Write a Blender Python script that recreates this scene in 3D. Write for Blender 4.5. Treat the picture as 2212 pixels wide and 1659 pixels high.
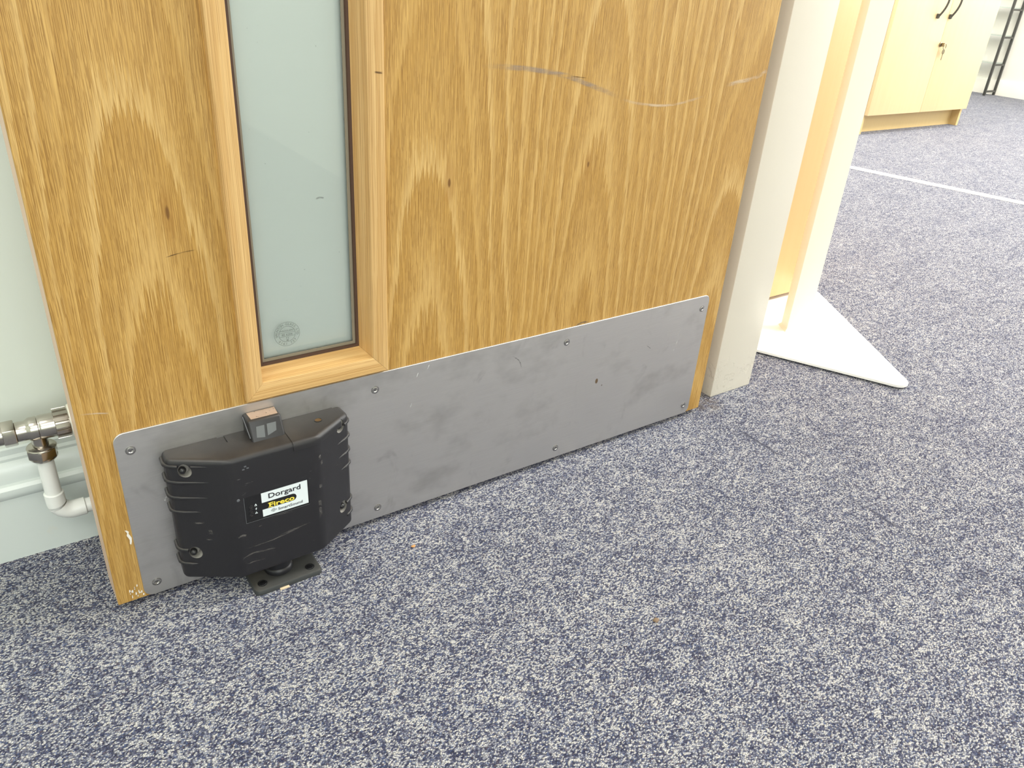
import bpy, bmesh, math, random
from mathutils import Vector, Matrix
random.seed(7)
for _o in list(bpy.data.objects): bpy.data.objects.remove(_o)
SC = bpy.context.scene
COL = SC.collection
PI = math.pi

def lin(r, g, b):
    def f(c):
        c /= 255.0
        return c / 12.92 if c <= 0.04045 else ((c + 0.055) / 1.055) ** 2.4
    return (f(r), f(g), f(b), 1.0)

# ------------------------------------------------------------------ camera
cam_d = bpy.data.cameras.new('camera')
cam_d.sensor_width = 36.0
cam_d.lens = 1682.56 / 2212 * 36.0
cam_d.clip_start = 0.02
cam = bpy.data.objects.new('camera', cam_d)
cam.location = (-0.03481, -0.68534, 0.60272)
cam.rotation_euler = (1.07449, -0.0643367, -0.601919)
COL.objects.link(cam)
SC.camera = cam

# ------------------------------------------------------------------ light
SC.view_settings.view_transform = 'Standard'
SC.view_settings.look = 'None'
SC.view_settings.gamma = 1.0
SC.view_settings.exposure = 0.0
SC.view_settings.use_curve_mapping = False
world = bpy.data.worlds.new('world')
SC.world = world
world.use_nodes = True
world.node_tree.nodes['Background'].inputs[0].default_value = (0.90, 0.95, 1.0, 1)
world.node_tree.nodes['Background'].inputs[1].default_value = 0.6
SC.cycles.max_bounces = 10
SC.cycles.diffuse_bounces = 5
SC.cycles.transparent_max_bounces = 12

def area(name, loc, rot, sx, sy, power, color):
    d = bpy.data.lights.new(name, 'AREA')
    d.shape = 'RECTANGLE'; d.size = sx; d.size_y = sy
    d.energy = power; d.color = color
    o = bpy.data.objects.new(name, d)
    o.location = loc; o.rotation_euler = rot
    COL.objects.link(o)
    return o

WARM = (1.0, 0.97, 0.91); COOL = (0.93, 0.97, 1.0)
# lay-in ceiling panels of the corridor side
area('ceiling_panel_light', (-1.15, -0.75, 2.57), (0, 0, 0), 1.2, 0.6, 28, WARM)
area('ceiling_panel_light', (-0.55, -2.4, 2.57), (0, 0, 0), 1.2, 0.6, 24, WARM)
# ceiling panels of the room beyond
for x, y in ((2.2, -0.6), (2.2, 1.5), (4.4, -0.6), (4.4, 1.2)):
    area('ceiling_panel_light', (x, y, 2.57), (0, 0, 0), 1.2, 0.6, 57, (1.0, 0.98, 0.94))
# daylight from the window wall of the room beyond
area('window_and_fill_light', (6.06, -0.6, 1.55), (0, PI / 2, 0), 1.3, 4.2, 150, COOL)
area('window_and_fill_light', (-0.7, -3.44, 1.45), (PI / 2, 0, 0), 2.6, 1.3, 43, (0.95, 0.975, 1.0))  # fill light added to brighten faces towards -y, no known window here

# ------------------------------------------------------------------ node helpers
class NT:
    def __init__(s, name):
        s.m = bpy.data.materials.new(name); s.m.use_nodes = True
        s.t = s.m.node_tree; s.n = s.t.nodes; s.l = s.t.links
        s.p = s.n['Principled BSDF']; s.out = s.n['Material Output']
    def node(s, typ, **kw):
        x = s.n.new(typ)
        for k, v in kw.items(): setattr(x, k, v)
        return x
    def put(s, sock, v):
        if v is None: return
        if isinstance(v, bpy.types.NodeSocket): s.l.new(v, sock)
        elif isinstance(v, bpy.types.Node): s.l.new(v.outputs[0], sock)
        else: sock.default_value = v
    def math(s, op, a, b=None, c=None, clamp=False):
        x = s.node('ShaderNodeMath', operation=op); x.use_clamp = clamp
        s.put(x.inputs[0], a); s.put(x.inputs[1], b)
        if c is not None: s.put(x.inputs[2], c)
        return x.outputs[0]
    def mix(s, f, a, b, mode='MIX'):
        x = s.node('ShaderNodeMix', data_type='RGBA', blend_type=mode)
        s.put(x.inputs[0], f); s.put(x.inputs[6], a); s.put(x.inputs[7], b)
        return x.outputs[2]
    def ramp(s, f, stops, interp='LINEAR'):
        x = s.node('ShaderNodeValToRGB'); x.color_ramp.interpolation = interp
        e = x.color_ramp.elements
        while len(e) < len(stops): e.new(0.5)
        for i, (p, c) in enumerate(stops):
            e[i].position = p; e[i].color = c if len(c) == 4 else (*c, 1)
        s.put(x.inputs[0], f)
        return x.outputs[0]
    def gramp(s, f, a, b):
        """smooth 0..1 between a and b"""
        x = s.node('ShaderNodeMapRange', interpolation_type='SMOOTHSTEP')
        s.put(x.inputs[0], f); x.inputs[1].default_value = a; x.inputs[2].default_value = b
        return x.outputs[0]
    def coord(s, kind='Object'):
        return s.node('ShaderNodeTexCoord').outputs[kind]
    def mapv(s, v, scale, loc=(0, 0, 0)):
        x = s.node('ShaderNodeMapping')
        s.put(x.inputs[0], v); x.inputs['Scale'].default_value = scale; x.inputs['Location'].default_value = loc
        return x.outputs[0]
    def noise(s, v, scale=1.0, detail=2.0, rough=0.5, dist=0.0):
        x = s.node('ShaderNodeTexNoise')
        s.put(x.inputs['Vector'], v); x.inputs['Scale'].default_value = scale
        x.inputs['Detail'].default_value = detail; x.inputs['Roughness'].default_value = rough
        x.inputs['Distortion'].default_value = dist
        return x.outputs[0]
    def sep(s, v):
        x = s.node('ShaderNodeSeparateXYZ'); s.put(x.inputs[0], v); return x.outputs
    def comb(s, a, b, c):
        x = s.node('ShaderNodeCombineXYZ')
        for i, v in enumerate((a, b, c)): s.put(x.inputs[i], v)
        return x.outputs[0]
    def bump(s, h, strength=0.3, dist=0.001):
        x = s.node('ShaderNodeBump'); s.put(x.inputs['Height'], h)
        x.inputs['Strength'].default_value = strength; x.inputs['Distance'].default_value = dist
        s.l.new(x.outputs[0], s.p.inputs['Normal']); return x
    def set(s, **kw):
        for k, v in kw.items(): s.put(s.p.inputs[k.replace('_', ' ')], v)
        return s.m

def paint(name, c, rough=0.45, var=0.04, bump=0.05, scale=60, dirt=None):
    t = NT(name); o = t.coord()
    n = t.noise(o, 3.0, 3)
    c2 = tuple(x * (1 - var * 2.5) for x in c[:3]) + (1,)
    col = t.mix(t.gramp(n, 0.3, 0.75), c, c2)
    if dirt:
        d = t.gramp(t.noise(o, 22, 4, 0.65), 0.62, 0.78)
        col = t.mix(t.math('MULTIPLY', d, dirt[1]), col, dirt[0])
    t.set(Base_Color=col, Roughness=rough)
    t.bump(t.noise(o, scale, 3), bump, 0.002)
    return t.m

# ------------------------------------------------------------------ materials
DARK_P = ((640.0, 48.0, 0.0, 0.21, 0.66), (500.0, 32.0, 17.3, 0.16, 0.68), (720.0, 42.0, 41.7, 0.21, 0.64))
PALE_P = ((640.0, 14.0, 0.0, 0.20, 0.62), (470.0, 9.0, 9.1, 0.16, 0.65))
def oak(name, pale=False, marks=()):
    """plain sawn oak from UV in metres: u across a veneer leaf, v along the grain"""
    t = NT(name); uv = t.coord('UV')
    wob = t.noise(t.mapv(uv, (14, 2.2, 1)), 1.0, 3, 0.5)
    wob = t.math('MULTIPLY', t.math('SUBTRACT', wob, 0.5), 0.030)
    s = t.sep(uv)
    u = t.math('ADD', s[0], wob)
    d = t.math('ADD', t.math('MULTIPLY', s[1], 0.075), 0.03)
    R = t.math('SQRT', t.math('ADD', t.math('MULTIPLY', u, u), t.math('MULTIPLY', d, d)))
    # growth bands: pale feathered edge, then slowly darker, uneven in width
    feather = t.noise(t.comb(t.math('MULTIPLY', s[0], 520.0), t.math('MULTIPLY', s[1], 16.0), 2.0), 1.0, 2, 0.6)
    slow = t.noise(t.mapv(uv, (7, 2.0, 1), (3, 1, 0)), 1.0, 2)
    ph = t.math('ADD', t.math('MULTIPLY', R, 72.0), t.math('ADD', t.math('MULTIPLY', feather, 0.70), t.math('MULTIPLY', slow, 3.4)))
    saw = t.math('FRACT', ph)
    pale_edge = t.math('MULTIPLY', t.gramp(saw, 0.0, 0.06), t.math('SUBTRACT', 1.0, t.gramp(saw, 0.10, 0.34)))
    band_k = t.noise(t.comb(t.math('FLOOR', ph), 0.5, 0.5), 3.3, 0)
    ring = t.gramp(saw, 0.25, 0.95)
    # pores: short dark dashes along the grain, one per stretched cell, two layers
    pm = None
    for (ku, kv, off, hw, hl) in (PALE_P if pale else DARK_P):
        cu = t.math('MULTIPLY', t.math('ADD', s[0], t.math('MULTIPLY', wob, 0.10)), ku); cv = t.math('MULTIPLY', s[1], kv)
        vec = t.comb(t.math('ADD', cu, off), t.math('ADD', cv, off * 2.0), 0)
        vo = t.node('ShaderNodeTexVoronoi', feature='F1', voronoi_dimensions='2D'); t.put(vo.inputs['Vector'], vec); vo.inputs['Scale'].default_value = 1.0
        a = t.sep(vec); b = t.sep(vo.outputs['Position']); rc = t.sep(vo.outputs['Color'])
        dx = t.math('ABSOLUTE', t.math('SUBTRACT', a[0], b[0])); dy = t.math('ABSOLUTE', t.math('SUBTRACT', a[1], b[1]))
        m = t.math('MULTIPLY', t.math('SUBTRACT', 1.0, t.gramp(dx, hw * 0.35, hw)), t.math('SUBTRACT', 1.0, t.gramp(dy, hl * 0.6, hl)))
        m = t.math('MULTIPLY', m, t.math('ADD', 0.25, t.math('MULTIPLY', rc[0], 0.85)))
        pm = m if pm is None else t.math('MAXIMUM', pm, m)
    pmask = t.math('MULTIPLY', pm, t.math('SUBTRACT', 1.0, t.math('MULTIPLY', pale_edge, 0.6)), clamp=True)
    fine = t.noise(t.comb(t.math('MULTIPLY', s[0], 1700.0), t.math('MULTIPLY', s[1], 40.0), 1.3), 1.0, 2, 0.5)
    streak = t.noise(t.comb(t.math('MULTIPLY', s[0], 210.0), t.math('MULTIPLY', s[1], 3.5), 8.0), 1.0, 3, 0.55)
    if pale:
        c0, c1, c2, cp = lin(218, 182, 124), lin(204, 164, 104), lin(230, 198, 144), lin(158, 116, 62)
    else:
        c0, c1, c2, cp = lin(203, 164, 94), lin(187, 146, 75), lin(219, 186, 124), lin(128, 88, 30)
    col = t.mix(ring, c0, c1)
    col = t.mix(t.math('MULTIPLY', t.gramp(streak, 0.36, 0.68), 0.55), col, c1)
    if not pale:
        fl = t.math('POWER', t.math('DIVIDE', d, R), 1.4)
        col = t.mix(t.math('MULTIPLY', t.math('MULTIPLY', pale_edge, t.gramp(band_k, 0.30, 0.70)), t.math('ADD', 0.06, t.math('MULTIPLY', fl, 0.66)), clamp=True), col, c2)
    col = t.mix(t.math('MULTIPLY', t.math('SUBTRACT', fine, 0.40), 0.9, clamp=True), col, cp)
    col = t.mix(t.math('MULTIPLY', t.gramp(fine, 0.52, 0.75), 0.25), col, c2)
    col = t.mix(t.math('MULTIPLY', pmask, 0.78), col, cp)
    cloud = t.noise(t.mapv(uv, (9, 3, 1)), 1.0, 3)
    col = t.mix(t.math('MULTIPLY', t.gramp(cloud, 0.45, 0.75), 0.28), col, c1)
    if marks:
        o = t.sep(t.coord())
        for (x, z, a, b, mc, k) in marks:
            ex = t.math('DIVIDE', t.math('SUBTRACT', o[0], x), a)
            ez = t.math('DIVIDE', t.math('SUBTRACT', o[2], z), b)
            q = t.math('ADD', t.math('MULTIPLY', ex, ex), t.math('MULTIPLY', ez, ez))
            f = t.math('SUBTRACT', 1.0, t.gramp(q, 0.15, 1.0))
            col = t.mix(t.math('MULTIPLY', f, k), col, mc)
    t.set(Base_Color=col, Roughness=0.42, IOR=1.45)
    t.p.inputs['Coat Weight'].default_value = 0.12
    t.p.inputs['Coat Roughness'].default_value = 0.35
    t.bump(t.math('SUBTRACT', 1.0, pmask), 0.12, 0.0006)
    return t.m

KNOT = lin(70, 40, 12)
M = {}
M['oak'] = oak('oak_veneer', False, [
    (0.374, 0.401, 0.0022, 0.0058, KNOT, 0.9), (0.374, 0.401, 0.008, 0.030, lin(150, 104, 40), 0.35),
    (0.101, 0.400, 0.0020, 0.0075, KNOT, 0.85), (0.101, 0.398, 0.007, 0.030, lin(150, 104, 40), 0.35),
    (0.557, 0.406, 0.0016, 0.0042, KNOT, 0.85), (0.557, 0.406, 0.006, 0.022, lin(150, 104, 40), 0.3)])
M['oak_pale'] = oak('oak_bead', True)

def make_lipping():
    t = NT('door_lipping'); o = t.coord()
    n = t.noise(t.mapv(o, (400, 400, 18)), 1, 2)
    t.set(Base_Color=t.mix(n, lin(226, 196, 172), lin(200, 168, 140)), Roughness=0.5)
    return t.m
M['lipping'] = make_lipping()

def make_carpet():
    t = NT('carpet'); o = t.coord()
    warp = t.node('ShaderNodeVectorMath', operation='ADD')
    nz = t.node('ShaderNodeTexNoise'); t.put(nz.inputs['Vector'], o)
    nz.inputs['Scale'].default_value = 260; nz.inputs['Detail'].default_value = 1
    sc = t.node('ShaderNodeVectorMath', operation='SCALE'); t.put(sc.inputs[0], nz.outputs[1]); sc.inputs['Scale'].default_value = 0.0022
    t.put(warp.inputs[0], o); t.put(warp.inputs[1], sc.outputs[0])
    v = t.mapv(warp.outputs[0], (590, 740, 1))
    vo = t.node('ShaderNodeTexVoronoi', feature='F1', voronoi_dimensions='2D'); t.put(vo.inputs['Vector'], v); vo.inputs['Scale'].default_value = 1.0
    rnd = t.sep(vo.outputs['Color'])
    loop = t.math('SUBTRACT', 1.0, t.math('MULTIPLY', vo.outputs['Distance'], 1.15), clamp=True)
    fib = t.noise(t.mapv(o, (1500, 2000, 1)), 1.0, 2, 0.6)
    clump = t.noise(t.mapv(o, (48, 80, 1)), 1.0, 3, 0.6)
    clump2 = t.noise(t.mapv(o, (9, 14, 1)), 1.0, 3, 0.6)
    k = t.math('ADD', rnd[0], t.math('MULTIPLY', t.math('SUBTRACT', clump, 0.5), 0.80))
    k = t.math('ADD', k, t.math('MULTIPLY', t.math('SUBTRACT', fib, 0.5), 0.55))
    k = t.math('ADD', k, t.math('MULTIPLY', t.math('SUBTRACT', clump2, 0.5), 0.35))
    col = t.ramp(k, [(0.0, lin(42, 45, 76)), (0.26, lin(66, 70, 100)), (0.46, lin(108, 112, 134)),
                     (0.64, lin(162, 164, 175)), (0.82, lin(204, 203, 205)), (1.0, lin(222, 219, 215))])
    tint = t.mix(t.math('MULTIPLY', t.gramp(rnd[1], 0.75, 1.0), 0.30), col, lin(92, 120, 172))
    tint = t.mix(t.math('MULTIPLY', t.gramp(rnd[2], 0.88, 1.0), 0.22), tint, lin(168, 140, 128))
    dark = t.math('ADD', 0.45, t.math('MULTIPLY', t.gramp(loop, 0.25, 0.75), 0.55))  # shade between the loops put into the colour for relief
    col = t.mix(1.0, tint, t.comb(dark, dark, dark), 'MULTIPLY')
    # join line across the doorway and the grubby patch by the hinge
    s = t.sep(o)
    jn = t.math('ABSOLUTE', t.math('ADD', t.math('SUBTRACT', s[0], 0.853), t.math('MULTIPLY', t.math('SUBTRACT', t.noise(o, 30, 2), 0.5), 0.012)))
    jm = t.math('SUBTRACT', 1.0, t.gramp(jn, 0.0010, 0.0045))
    jm = t.math('MULTIPLY', jm, t.gramp(t.noise(o, 14, 2), 0.42, 0.62))
    col = t.mix(t.math('MULTIPLY', jm, 0.8), col, lin(44, 48, 72))
    ex = t.math('DIVIDE', t.math('SUBTRACT', s[0], 0.868), 0.035); ey = t.math('DIVIDE', t.math('SUBTRACT', s[1], 0.02), 0.045)
    q = t.math('ADD', t.math('MULTIPLY', ex, ex), t.math('MULTIPLY', ey, ey))
    dm = t.math('MULTIPLY', t.math('SUBTRACT', 1.0, t.gramp(q, 0.1, 1.0)), t.gramp(t.noise(o, 90, 3), 0.35, 0.6))
    col = t.mix(t.math('MULTIPLY', dm, 0.6), col, lin(92, 78, 66))
    t.set(Base_Color=col, Roughness=0.95)
    t.p.inputs['Specular IOR Level'].default_value = 0.15
    t.p.inputs['Sheen Weight'].default_value = 0.15
    h = t.math('ADD', loop, t.math('MULTIPLY', fib, 0.6))
    t.bump(h, 0.7, 0.002)
    return t.m
M['carpet'] = make_carpet()

def make_steel():
    t = NT('brushed_steel'); o = t.coord()
    br = t.noise(t.mapv(o, (22, 1, 1900)), 1.0, 3, 0.6)
    br2 = t.noise(t.mapv(o, (60, 1, 700)), 1.0, 2, 0.6)
    sm = t.noise(t.mapv(o, (9, 1, 14)), 1.0, 4, 0.6)
    sm2 = t.noise(t.mapv(o, (28, 1, 20)), 1.0, 3, 0.6, 0.6)
    col = t.mix(br, lin(206, 203, 201), lin(228, 226, 223))
    col = t.mix(t.math('MULTIPLY', t.gramp(sm, 0.48, 0.75), 0.30), col, lin(120, 117, 116))
    col = t.mix(t.math('MULTIPLY', t.gramp(sm2, 0.60, 0.78), 0.22), col, lin(104, 101, 100))
    s = t.sep(o)
    for (x, z, a, b, c, k) in ((0.6125, 0.112, 0.0026, 0.0042, lin(130, 98, 48), 0.85), (0.623, 0.103, 0.0012, 0.0014, lin(120, 92, 60), 0.6)):
        ex = t.math('DIVIDE', t.math('SUBTRACT', s[0], x), a); ez = t.math('DIVIDE', t.math('SUBTRACT', s[2], z), b)
        q = t.math('ADD', t.math('MULTIPLY', ex, ex), t.math('MULTIPLY', ez, ez))
        col = t.mix(t.math('MULTIPLY', t.math('SUBTRACT', 1.0, t.gramp(q, 0.5, 1.1)), k), col, c)
    rough = t.math('ADD', 0.42, t.math('MULTIPLY', sm, 0.16))
    t.set(Base_Color=col, Metallic=1.0, Roughness=rough)
    t.p.inputs['Anisotropic'].default_value = 0.35
    t.bump(t.math('ADD', br, t.math('MULTIPLY', br2, 0.5)), 0.06, 0.0006)
    return t.m
M['steel'] = make_steel()

def metal(name, c, rough, bump=0.0, scale=200):
    t = NT(name); o = t.coord()
    n = t.noise(o, 90, 3)
    t.set(Base_Color=t.mix(n, c, tuple(x * 0.82 for x in c[:3]) + (1,)), Metallic=1.0, Roughness=t.math('ADD', rough, t.math('MULTIPLY', n, 0.08)))
    if bump: t.bump(t.noise(o, scale, 3), bump, 0.0008)
    return t.m
M['screw'] = metal('screw_steel', lin(196, 194, 190), 0.22)
M['nickel'] = metal('nickel_plate', lin(192, 186, 177), 0.16, 0.05, 160)

def plastic(name, c, rough, scuff=0.0, speck=None, bump=0.08):
    t = NT(name); o = t.coord()
    col = c
    if scuff:
        a = t.gramp(t.noise(t.mapv(o, (60, 60, 330)), 1.0, 3, 0.6), 0.66, 0.76)
        b = t.gramp(t.noise(o, 26, 3, 0.55), 0.50, 0.66)
        m = t.math('MULTIPLY', a, b)
        e = t.gramp(t.noise(o, 150, 3, 0.6), 0.70, 0.80)
        m = t.math('MAXIMUM', m, t.math('MULTIPLY', e, b))
        col = t.mix(t.math('MULTIPLY', m, scuff), c, speck or lin(120, 118, 116))
        dust = t.gramp(t.noise(o, 12, 4, 0.6), 0.42, 0.72)
        nz = t.sep(t.node('ShaderNodeNewGeometry').outputs['Normal'])[2]
        up = t.math('MULTIPLY', t.gramp(nz, 0.5, 0.95), t.math('ADD', 0.12, t.math('MULTIPLY', dust, 0.28)))
        col = t.mix(up, col, lin(96, 88, 78))
    t.set(Base_Color=col, Roughness=rough)
    t.bump(t.noise(o, 900, 2), bump, 0.0006)
    return t.m
M['black_metal'] = plastic('black_metal', lin(74, 74, 70), 0.4)
M['black'] = plastic('black_plastic', lin(33, 32, 35), 0.42, 0.55)
M['black_lid'] = plastic('black_plastic_lid', lin(36, 35, 37), 0.40, 0.45)
M['black_gloss'] = plastic('black_print', lin(26, 26, 28), 0.3)
M['black_matte'] = plastic('black_matte', lin(24, 24, 26), 0.6)
M['grey_plate'] = plastic('dark_grey_floor_plate', lin(58, 60, 60), 0.45, 0.5, lin(110, 108, 100))
M['silver_patch'] = plastic('silver_reflector', lin(92, 95, 96), 0.35)
def make_worn():
    t = NT('worn_tan'); o = t.coord()
    pit = t.gramp(t.noise(o, 420, 2, 0.6), 0.66, 0.70)
    col = t.mix(t.noise(o, 120, 3), lin(184, 160, 140), lin(164, 140, 120))
    t.set(Base_Color=t.mix(pit, col, lin(60, 52, 46)), Roughness=0.6)
    t.bump(t.math('SUBTRACT', 1.0, pit), 0.4, 0.0008)
    return t.m
M['worn_tan'] = make_worn()
M['label_white'] = plastic('label_white', lin(224, 232, 234), 0.3, 0.0)
M['print_black'] = plastic('print_black', lin(30, 30, 38), 0.4)
M['print_yellow'] = plastic('print_yellow', lin(248, 224, 84), 0.4)
M['print_grey'] = plastic('print_grey', lin(92, 94, 98), 0.4)
M['recess'] = plastic('recess_lit_grey', lin(150, 147, 141), 0.6)
M['rubber'] = plastic('rubber', lin(28, 28, 32), 0.38, 0.4)

M['wall'] = paint('wall_paint_mint', lin(226, 233, 222), 0.5, 0.015, 0.04, 30)
M['skirting'] = paint('skirting_gloss', lin(212, 220, 216), 0.25, 0.03, 0.12, 26, (lin(226, 210, 178), 0.35))
M['pipe_paint'] = paint('pipe_gloss_paint', lin(228, 230, 226), 0.22, 0.03, 0.10, 80, (lin(200, 178, 150), 0.25))
def make_jamb():
    t = NT('frame_paint'); o = t.coord(); z = t.sep(o)[2]
    low = t.math('SUBTRACT', 1.0, t.gramp(z, 0.02, 0.085))
    chip = t.math('MULTIPLY', t.gramp(t.noise(o, 70, 4, 0.65), 0.56, 0.60), low)
    col = t.mix(t.noise(o, 5, 3), lin(232, 226, 211), lin(224, 217, 201))
    grime = t.math('MULTIPLY', t.gramp(t.noise(o, 40, 4, 0.7), 0.60, 0.72), low)
    col = t.mix(t.math('MULTIPLY', grime, 0.35), col, lin(170, 150, 126))
    t.set(Base_Color=col, Roughness=0.38)
    h = t.math('ADD', t.math('MULTIPLY', t.noise(o, 60, 3), 0.12), t.math('MULTIPLY', chip, -1.0))
    t.bump(h, 0.45, 0.0015)
    return t.m
M['frame'] = make_jamb()
M['white_powder'] = paint('white_powder_coat', lin(246, 245, 240), 0.4, 0.01, 0.02, 400)
M['cream_post'] = paint('cream_post', lin(246, 240, 224), 0.4, 0.01, 0.02, 400)
M['white_wall'] = paint('wall_paint_white', lin(240, 238, 228), 0.6, 0.02, 0.04, 30)
M['ceiling'] = paint('ceiling_paint', lin(240, 240, 236), 0.8, 0.01, 0.03, 30)
def laminate(name, a, b):
    t = NT(name); o = t.coord()
    n = t.noise(t.mapv(o, (60, 60, 3)), 1.0, 4, 0.6)
    t.set(Base_Color=t.mix(n, a, b), Roughness=0.4)
    return t.m
M['maple'] = laminate('maple_laminate', lin(236, 210, 164), lin(229, 201, 152))
M['maple_edge'] = laminate('maple_laminate_edge', lin(222, 194, 138), lin(212, 184, 128))
M['beech'] = laminate('beech_laminate', lin(240, 192, 136), lin(232, 182, 124))
M['beech_edge'] = laminate('beech_laminate_edge', lin(120, 88, 50), lin(106, 78, 44))
M['strip'] = paint('strip_cream', lin(244, 240, 226), 0.4, 0.02, 0.03, 200)
M['gasket'] = plastic('gasket_brown', lin(78, 56, 44), 0.6)
M['tape'] = plastic('glazing_tape', lin(140, 130, 110), 0.6)
M['chip_white'] = paint('white_paint_splash', lin(238, 234, 226), 0.5, 0.02, 0.3, 500)
M['crumb'] = plastic('crumb_tan', lin(122, 102, 82), 0.8)
M['crumb_orange'] = plastic('crumb_orange', lin(206, 150, 92), 0.8)
M['shim'] = plastic('shim_tan', lin(212, 190, 158), 0.7)
M['brass'] = metal('tarnished_brass', lin(140, 110, 72), 0.35)
M['key'] = metal('key_metal', lin(150, 140, 116), 0.3)
M['trv_white'] = plastic('valve_cap_white', lin(236, 232, 216), 0.35)

def glass(name, tint, refl=1.0, specks=False):
    t = NT(name); t.n.remove(t.p)
    tr = t.node('ShaderNodeBsdfTransparent'); tr.inputs[0].default_value = (*tint, 1)
    gl = t.node('ShaderNodeBsdfGlossy'); gl.inputs['Roughness'].default_value = 0.02
    fr = t.node('ShaderNodeFresnel'); fr.inputs[0].default_value = 1.45
    mx = t.node('ShaderNodeMixShader')
    t.l.new(t.math('MULTIPLY', fr.outputs[0], refl), mx.inputs[0]); t.l.new(tr.outputs[0], mx.inputs[1]); t.l.new(gl.outputs[0], mx.inputs[2])
    last = mx.outputs[0]
    if specks:
        o = t.coord()
        sp = t.math('MULTIPLY', t.gramp(t.noise(o, 330, 2, 0.6), 0.745, 0.80), t.gramp(t.noise(o, 16, 3), 0.40, 0.65))
        df = t.node('ShaderNodeBsdfDiffuse'); df.inputs[0].default_value = lin(110, 122, 124)
        m2 = t.node('ShaderNodeMixShader')
        t.l.new(t.math('MULTIPLY', sp, 0.55), m2.inputs[0]); t.l.new(last, m2.inputs[1]); t.l.new(df.outputs[0], m2.inputs[2])
        last = m2.outputs[0]
    t.l.new(last, t.out.inputs[0])
    return t.m
M['glass'] = glass('door_glass', (0.965, 0.985, 0.975), 1.0, True)
M['film'] = paint('pale_backing_added', lin(238, 240, 236), 0.5, 0.01, 0.01, 60)
M['shelf_glass'] = glass('shelf_glass', (0.90, 0.96, 0.95), 1.0)

def mark_mat(name, c, k, streak=(40, 40, 500)):
    """a scrape on a surface: shows only where the noise lets it"""
    t = NT(name); o = t.coord(); uv = t.sep(t.coord('UV'))
    n = t.gramp(t.noise(t.mapv(o, streak), 1.0, 3, 0.6), 0.30, 0.65)
    across = t.math('SUBTRACT', 1.0, t.math('ABSOLUTE', t.math('SUBTRACT', t.math('MULTIPLY', uv[1], 2.0), 1.0)))
    ends = t.math('MULTIPLY', t.gramp(uv[0], 0.0, 0.3), t.math('SUBTRACT', 1.0, t.gramp(uv[0], 0.7, 1.0)))
    f = t.math('MULTIPLY', t.math('MULTIPLY', n, t.gramp(across, 0.0, 0.7)), t.math('MULTIPLY', ends, k))
    t.set(Base_Color=c, Roughness=0.6)
    tr = t.node('ShaderNodeBsdfTransparent'); mx = t.node('ShaderNodeMixShader')
    t.l.new(f, mx.inputs[0]); t.l.new(tr.outputs[0], mx.inputs[1]); t.l.new(t.p.outputs[0], mx.inputs[2])
    t.l.new(mx.outputs[0], t.out.inputs[0])
    return t.m
M['scuff_grey'] = mark_mat('scuff_grey', lin(160, 148, 138), 0.5, (30, 30, 160))
M['scuff_pale'] = mark_mat('scuff_pale', lin(228, 208, 178), 0.5, (30, 30, 160))
M['scuff_dark'] = mark_mat('scuff_dark', lin(92, 62, 30), 0.9)
M['scuff_silver'] = mark_mat('scuff_silver', lin(226, 226, 226), 0.9)
M['scuff_grime'] = mark_mat('scuff_grime', lin(84, 84, 84), 0.7)
M['scuff_black'] = mark_mat('scuff_on_black', lin(118, 114, 110), 0.55, (120, 120, 500))

# ------------------------------------------------------------------ mesh helpers
def finish(name, bm, mat, parent=None, smooth=30, loc=None):
    me = bpy.data.meshes.new(name)
    bm.normal_update(); bm.to_mesh(me); bm.free()
    for m in (mat if isinstance(mat, (list, tuple)) else [mat]): me.materials.append(m)
    if smooth:
        for p in me.polygons: p.use_smooth = True
        me.set_sharp_from_angle(angle=math.radians(smooth))
    o = bpy.data.objects.new(name, me); COL.objects.link(o)
    if parent: o.parent = parent
    if loc: o.location = loc
    return o

def tag(o, label=None, cat=None, kind=None, group=None):
    if label: o['label'] = label
    if cat: o['category'] = cat
    if kind: o['kind'] = kind
    if group: o['group'] = group
    return o

def thing(name, label, cat, kind=None, group=None):
    o = bpy.data.objects.new(name, None); o.empty_display_size = 0.02; COL.objects.link(o)
    return tag(o, label, cat, kind, group)

def box(bm, x0, x1, y0, y1, z0, z1, bev=0.0, seg=2):
    r = bmesh.ops.create_cube(bm, size=1.0)['verts']
    for v in r:
        v.co = Vector((x0 + (v.co.x + .5) * (x1 - x0), y0 + (v.co.y + .5) * (y1 - y0), z0 + (v.co.z + .5) * (z1 - z0)))
    if bev:
        es = list({e for v in r for e in v.link_edges})
        bmesh.ops.bevel(bm, geom=es, offset=bev, segments=seg, profile=0.5, affect='EDGES', clamp_overlap=True)
    return bm

def prism(bm, pts, axis, a, b):
    """polygon in the two other axes, extruded along axis from a to b"""
    def P(p, t):
        if axis == 'z': return (p[0], p[1], t)
        if axis == 'y': return (p[0], t, p[1])
        return (t, p[0], p[1])
    lo = [bm.verts.new(P(p, a)) for p in pts]; hi = [bm.verts.new(P(p, b)) for p in pts]
    n = len(pts); fs = [bm.faces.new(lo), bm.faces.new(hi)]
    for i in range(n): fs.append(bm.faces.new((lo[i], lo[(i + 1) % n], hi[(i + 1) % n], hi[i])))
    bmesh.ops.recalc_face_normals(bm, faces=fs)
    return lo, hi

def rrect(x0, x1, z0, z1, r, seg=6):
    out = []
    for cx, cz, a0 in ((x1 - r, z1 - r, 0), (x0 + r, z1 - r, 90), (x0 + r, z0 + r, 180), (x1 - r, z0 + r, 270)):
        for i in range(seg + 1):
            a = math.radians(a0 + 90 * i / seg); out.append((cx + r * math.cos(a), cz + r * math.sin(a)))
    return out

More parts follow.
